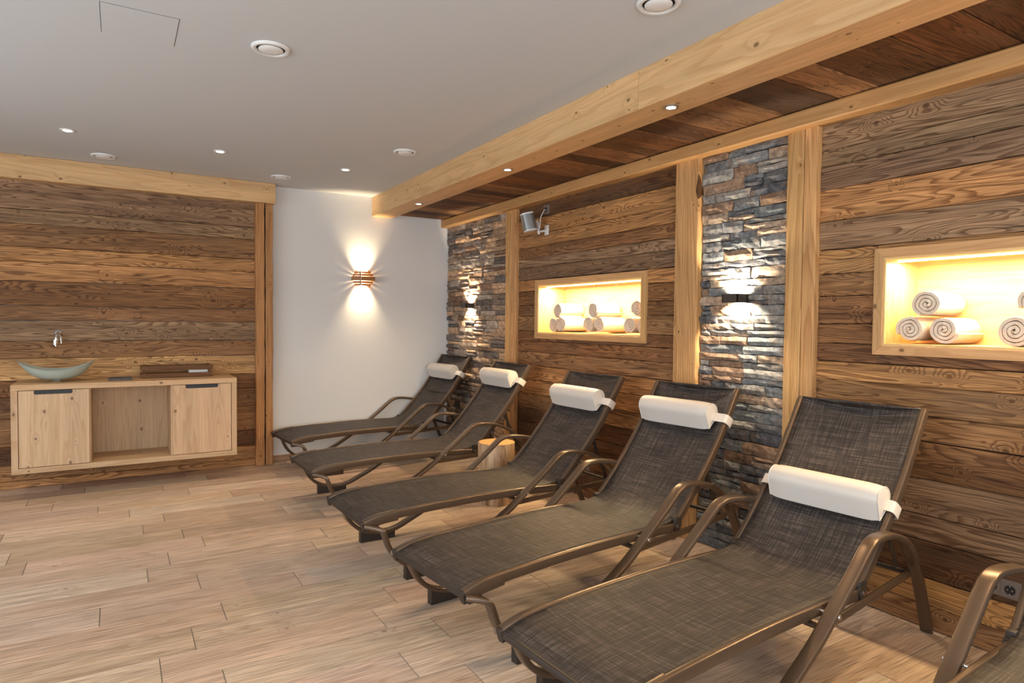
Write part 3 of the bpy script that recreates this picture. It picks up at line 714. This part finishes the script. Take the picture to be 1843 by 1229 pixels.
valve(2.008, 4.997, 'round white ventilation valve beside the long ceiling beam')
valve(1.351, 6.525, 'round white ventilation valve above the end of the header beam')
ht = empty('access_hatch', (0.095, 3.558, ZC), label='flush white access hatch in the ceiling', cat='hatch')
box('hatch_gap', -0.157, 0.157, -0.175, 0.175, -0.0008, 0.0, 'dark', ht); box('hatch_panel', -0.1545, 0.1545, -0.1725, 0.1725, -0.0022, -0.0008, 'ceilpaint', ht)

# ------------------------------------------------------------------ sconces on stone
def sconce(y, z, label, cone=128):
    t = empty('wall_sconce', (3.36, y, z), label=label, cat='wall lamp', group='box sconces on the stone panels')
    bm = bmesh.new(); a, b, h = -0.092, 0.0, 0.028
    for x0, x1, y0, y1 in ((a, a + 0.006, -.06, .06), (b - 0.006, b + 0.02, -.06, .06), (a, b, -.06, -.054), (a, b, .054, .06)): addbox(bm, x0, x1, y0, y1, -h, h)
    link('housing', finish(bm, 'housing'), 'sconce', t)
    for s in (-1, 1):
        box('lens', a + 0.006, b - 0.006, -.054, .054, s * 0.014 - 0.002, s * 0.014 + 0.002, 'lamp', t)
        l = light('sconce_lamp', 'SPOT', (-0.066, 0, s * 0.030), 27, (1.0, 0.86, 0.66), spot_size=R(cone), spot_blend=0.25, shadow_soft_size=0.010, rot=(0, R(-42) if s < 0 else R(222), 0)); l.parent = t
sconce(6.40, 1.668, 'dark box sconce on the stone panel in the corner', 112)
sconce(2.745, 1.652, 'dark box sconce on the stone panel between the posts')
# ------------------------------------------------------------------ copper lamp on the white wall
t = empty('wall_lamp', (2.318, YF, 1.955), label='lamella wall lamp of copper coloured bands on the white wall', cat='wall lamp')
def band(wd, dp, z0, z1, mat):
    bm = bmesh.new(); pts = [(-wd / 2, -0.001), (-wd / 2, -dp * 0.55), (-wd * 0.22, -dp), (wd / 2 - 0.01, -dp), (wd / 2, -dp + 0.01), (wd / 2, -0.001)]
    inn = [(x * 0.965, y * 0.95 - 0.000) for x, y in pts]
    for zz in (0,):
        o0 = [bm.verts.new((x, y, z0)) for x, y in pts]; o1 = [bm.verts.new((x, y, z1)) for x, y in pts]
        i0 = [bm.verts.new((x, y, z0)) for x, y in inn]; i1 = [bm.verts.new((x, y, z1)) for x, y in inn]
        for i in range(5):
            for q in ((o0[i], o0[i + 1], o1[i + 1], o1[i]), (i0[i + 1], i0[i], i1[i], i1[i + 1]), (o1[i], o1[i + 1], i1[i + 1], i1[i]), (o0[i + 1], o0[i], i0[i], i0[i + 1])): bm.faces.new(q)
    return link('band', finish(bm, 'band'), mat, t)
for wd, dp, z0, z1 in ((.235, .120, -.024, .024), (.196, .104, .028, .052), (.196, .104, -.052, -.028), (.160, .088, .056, .080), (.160, .088, -.080, -.056), (.150, .084, .083, .092), (.150, .084, -.092, -.083)):
    band(wd, dp, z0, z1, 'veneer')
box('support_strip', -.050, -.040, -.122, -.075, -.078, .078, 'steel', t)
for s in (-1, 1):
    l = light('wall_lamp_bulb', 'SPOT', (0, -0.045, s * 0.03), 60, (1.0, 0.78, 0.48), spot_size=R(88), spot_blend=1.0, shadow_soft_size=0.02, rot=(R(22) if s < 0 else R(158), 0, 0)); l.parent = t
l = light('wall_lamp_glow', 'POINT', (0, -0.050, 0), 3.0, (1.0, 0.70, 0.36), shadow_soft_size=0.02); l.parent = t

# ------------------------------------------------------------------ wash cabinet
CW = lin((200, 168, 131))
cab = empty('wash_cabinet', (0.0975, 6.73, 0.222), label='wall-hung spruce wash cabinet with two doors and an open middle', cat='cabinet')
x0, x1, yf, yb, H = -0.8425, 0.8425, -0.25, 0.25, 0.678
timber('bottom_panel', (0, 0, 0.0225), x1 - x0, yb - yf, 0.045, 'spruce', cab, ((1, 0, 0), (0, 1, 0), (0, 0, -1)), CW, bev=0.002, segs=1)
for s in (-1, 1):
    timber('side_panel', (s * (x1 - 0.0225), 0, 0.045 + (H - 0.045) / 2), H - 0.046, yb - yf, 0.045, 'spruce', cab, ((0, 0, 1), (0, -s, 0), (s, 0, 0)) if s > 0 else ((0, 0, 1), (0, 1, 0), (-1, 0, 0)), vary(CW, 0.03), bev=0.002, segs=1)
    xm = -0.3125 if s < 0 else 0.3055
    timber('divider', (xm, 0.008, 0.045 + (H - 0.045) / 2), H - 0.047, yb - yf - 0.02, 0.02, 'spruce', cab, ((0, 0, 1), (0, -1, 0), (1, 0, 0)), vary(CW, 0.03), bev=0.001, segs=1)
timber('back_panel', (0, yb - 0.012, 0.045 + (H - 0.045) / 2), H - 0.047, x1 - x0 - 0.092, 0.02, 'spruce', cab, ((0, 0, 1), (1, 0, 0), (0, -1, 0)), CW, bev=0.001, segs=1)
def door(xa, xb, na, nb):
    za, zb, nz = 0.049, H - 0.004, H - 0.036; cx, cz = (xa + xb) / 2, (za + zb) / 2
    pts = [(xa, za), (xb, za), (xb, zb), (nb, zb), (nb, nz + .008), (nb - .008, nz), (na + .008, nz), (na, nz + .008), (na, zb), (xa, zb)]
    bm = bmesh.new(); A = [bm.verts.new((z - cz, x - cx, 0.011)) for x, z in pts]; B = [bm.verts.new((z - cz, x - cx, -0.011)) for x, z in pts]
    bm.faces.new(A); bm.faces.new(B[::-1])
    for i in range(len(A)): bm.faces.new((A[i], A[(i + 1) % len(A)], B[(i + 1) % len(A)], B[i]))
    d = link('door', finish(bm, 'door'), 'spruce', cab, color=vary(lin((203, 171, 135)), 0.02))
    bv = d.modifiers.new('bevel', 'BEVEL'); bv.width = 0.0015; bv.limit_method = 'ANGLE'
    d.matrix_basis = Matrix.Translation((cx, yf + 0.012, cz)) @ Matrix((Vector((0, 0, 1)), Vector((1, 0, 0)), Vector((0, -1, 0)))).transposed().to_4x4()
    bm = bmesh.new(); addbox(bm, nz - cz + 0.001, zb - cz, na - cx + 0.001, nb - cx - 0.001, -0.010, 0.004); h = link('handle', finish(bm, 'handle'), 'blackmetal', d)
    bm = bmesh.new()
door(-0.793, -0.314, -0.690, -0.430); door(0.308, 0.793, 0.415, 0.683)
ct = timber('worktop', (0.0975, 6.73, 0.9005 + 0.0225), 1.685, 0.50, 0.045, 'spruce', None, ((1, 0, 0), (0, 1, 0), (0, 0, 1)), lin((206, 171, 131)), bev=0.003, segs=1)
tag(ct, 'spruce worktop lying on the wall-hung wash cabinet', 'worktop')
ZW = 0.9455
# glass bowl
bs = empty('wash_basin', (-0.452, 6.72, ZW), label='boat shaped frosted glass wash bowl on the worktop', cat='basin')
bm = bmesh.new(); n = 56; rings = []; A_, B_ = 0.278, 0.175
def bowl(s, a, off):
    x = A_ * s * math.cos(a); y = B_ * s * math.sin(a); rim = 0.088 + 0.085 * abs(math.cos(a)) ** 2.2
    return Vector((x, y, 0.016 + off + (rim - off * 0.4) * s ** 2.9))
for off, S in ((0.0, [0.10, .2, .3, .42, .54, .66, .78, .90, 1.0]), (0.009, [0.975, .90, .78, .66, .54, .42, .3, .2, .10])):
    for s in S: rings.append([bm.verts.new(bowl(s, 2 * math.pi * j / n, off)) for j in range(n)])
for i in range(len(rings) - 1):
    for j in range(n): bm.faces.new((rings[i][j], rings[i][(j + 1) % n], rings[i + 1][(j + 1) % n], rings[i + 1][j]))
bm.faces.new(rings[0]); bm.faces.new(rings[-1])
link('bowl', finish(bm, 'bowl', True, 50), 'glass', bs)
turned('drain_foot', [(0.0, 0.0), (0.036, 0.0), (0.038, 0.004), (0.034, 0.010), (0.028, 0.0165), (0.0, 0.0165)], 'chrome', bs, n=28)
# wall tap
tp = empty('wall_tap', (-0.458, YP, 1.352), label='chrome wall tap on the boards above the glass bowl', cat='tap')
turned('rosette', [(0.0, 0.0), (0.034, 0.0), (0.034, 0.006), (0.024, 0.016), (0.014, 0.022), (0.0, 0.022)], 'chrome', tp, rot=(R(90), 0, 0), n=28)
tube('spout', crom([(0, -.01, 0), (0, -.05, 0.004), (-.004, -.085, -.006), (-.008, -.10, -.03), (-.010, -.103, -.055)], 5), circ(0.012, 14), 'chrome', tp)
bm = bmesh.new(); lathe(bm, [(0.0, 0.0), (0.017, 0.0), (0.018, 0.02), (0.016, 0.045), (0.0, 0.045)], 20, Matrix.Translation((-.016, -.103, -.098))); lathe(bm, [(0.0, 0.0), (0.010, 0.0), (0.012, 0.03), (0.0, 0.03)], 16, Matrix.Translation((-.010, -.103, -.110)))
link('aerator', finish(bm, 'aerator', True), 'chrome', tp)
tube('lever', crom([(0.0, -.06, 0.004), (.022, -.085, -.03), (.028, -.095, -.085)], 4), circ(0.007, 10), 'chrome', tp)
# slate tray
st = empty('slate_tray', (0.008, 6.70, ZW), label='small dark slate tray on the worktop beside the bowl', cat='tray')
box('plate', -0.092, 0.092, -0.10, 0.10, 0.0005, 0.012, 'slate', st, bev=0.002)
bm = bmesh.new()
for q in ((-.092, -.080, -.10, .10), (.080, .092, -.10, .10), (-.080, .080, -.10, -.088), (-.080, .080, .088, .10)): addbox(bm, *q, 0.012, 0.018)
link('rim', finish(bm, 'rim'), 'slate', st)
# crate
CR = lin((112, 76, 44))
cr = empty('wooden_crate', (0.467, 6.84, ZW), label='low brown slatted crate on the worktop', cat='crate')
for y in (-.085, .085):
    for z0, z1 in ((0.003, .042), (.068, .110)):
        timber('slat', (0, y, (z0 + z1) / 2), 0.60, z1 - z0, 0.012, 'hewn', cr, ((1, 0, 0), (0, 0, 1), (0, -1, 0)), vary(CR, 0.08), bev=0.0015, segs=2)
for x in (-.288, .288):
    for z0, z1 in ((0.003, .042), (.068, .110)):
        timber('slat', (x, 0, (z0 + z1) / 2), 0.155, z1 - z0, 0.010, 'hewn', cr, ((0, 1, 0), (0, 0, 1), (1, 0, 0)), vary(CR, 0.08), bev=0.0015, segs=1)
    for y in (-.068, .068): box('corner_block', x * 0.94 - .012, x * 0.94 + .012, y - .010, y + .010, 0.0005, .118, 'hewn', cr, color=CR)
box('base_board', -.283, .283, -.078, .078, 0.0005, 0.006, 'hewn', cr, color=CR)
bm = bmesh.new(); addbox(bm, .10, .27, -.05, .05, 0.0, 0.045, 0.004, Matrix.Translation((0, 0, 0.0)) @ Matrix.Rotation(R(-4), 4, 'Y'))
pt = link('paper_towel_pile', finish(bm, 'paper_towel_pile'), 'paper', None, (0.467, 6.84, ZW + 0.020)); tag(pt, 'small pile of white paper towels inside the brown crate', 'paper towels')

# ------------------------------------------------------------------ speaker and its socket
sp = empty('wall_speaker', (3.205, 4.945, 2.318), label='small grey loudspeaker tilted on a wall bracket', cat='speaker')
rt = Euler((R(-3), R(-13), R(-20))); MS = rt.to_matrix().to_4x4()
def spk(name, z0, z1, k, mat):
    bm = bmesh.new(); sweep(bm, [(0, 0, z0), (0, 0, z1)], [(a * k, b * k) for a, b in rrect(0.120, 0.120, 0.042, 7)], side=(1, 0, 0)); o = link(name, finish(bm, name, True, 40), mat, sp, rot=rt); return o
spk('grille', 0.010, 0.152, 1.0, 'grille'); spk('base_rim', 0.0, 0.010, 0.985, 'whiteplastic'); spk('top_cap', 0.152, 0.165, 0.985, 'whiteplastic')
bm = bmesh.new()
sweep(bm, crom([(0.062, 0, .10), (0.080, 0, .07), (0.085, 0, .01), (0.09, 0.0, -.02)], 4), rrect(0.03, 0.008, 0.003, 2), side=(0, 1, 0)); sweep(bm, [(0.078, 0, 0.0), (0.172, 0.0, 0.02)], circ(0.010, 10))
addbox(bm, 0.170, 0.181, -.03, .03, -.02, .07, 0.003)
link('bracket', finish(bm, 'bracket', True), 'whiteplastic', sp)
tube('power_cable', crom([(.085, -.005, -.005), (.095, -.01, .06), (.10, -.012, .13), (.125, -.012, .18), (.150, .004, .205), (.172, .010, .213)], 6), circ(0.0045, 8), 'whiteplastic', sp)
def socket_plate(y, z, n, label, plug=False):
    t = empty('wall_socket', (XW - 0.024, y, z), label=label, cat='socket', group='wall sockets')
    wd = 0.0355 * n
    bm = bmesh.new(); addbox(bm, -0.009, 0.004, -wd - .005, wd + .005, -.0405, .0405, 0.002); link('frame', finish(bm, 'frame'), 'socket', t)
    for k in range(n):
        yy = (k - (n - 1) / 2) * 0.071
        bm = bmesh.new(); addbox(bm, -0.012, -0.008, yy - .0325, yy + .0325, -.0325, .0325, 0.001); ins = link('insert', finish(bm, 'insert'), 'socket', t)
        bm = bmesh.new(); lathe(bm, [(0.0, 0.0), (0.0215, 0.0), (0.0215, 0.0015), (0.0195, 0.0015), (0.0, 0.0008)], 28, Matrix.Translation((-0.0122, yy, 0)) @ Matrix.Rotation(R(-90), 4, 'Y')); link('cup', finish(bm, 'cup', True), 'blackmetal', ins)
        bm = bmesh.new()
        for d in (-.0095, .0095): lathe(bm, [(0.0, 0.0), (0.0025, 0.0), (0.0025, 0.0008), (0.0, 0.0008)], 10, Matrix.Translation((-0.0138, yy + d, 0)) @ Matrix.Rotation(R(-90), 4, 'Y'))
        for d in (-.018, .018): addbox(bm, -0.016, -0.0135, yy - .002, yy + .002, d - .0025, d + .0025)
        link('contact', finish(bm, 'contact'), 'chrome', ins)
    return t
socket_plate(1.295, 0.319, 2, 'grey double wall socket low on the boards behind the nearest lounger')
socket_plate(4.342, 0.278, 2, 'grey wall socket low on the boards behind the middle loungers')
socket_plate(4.955, 2.532, 1, 'dark wall socket under the strip feeding the speaker')
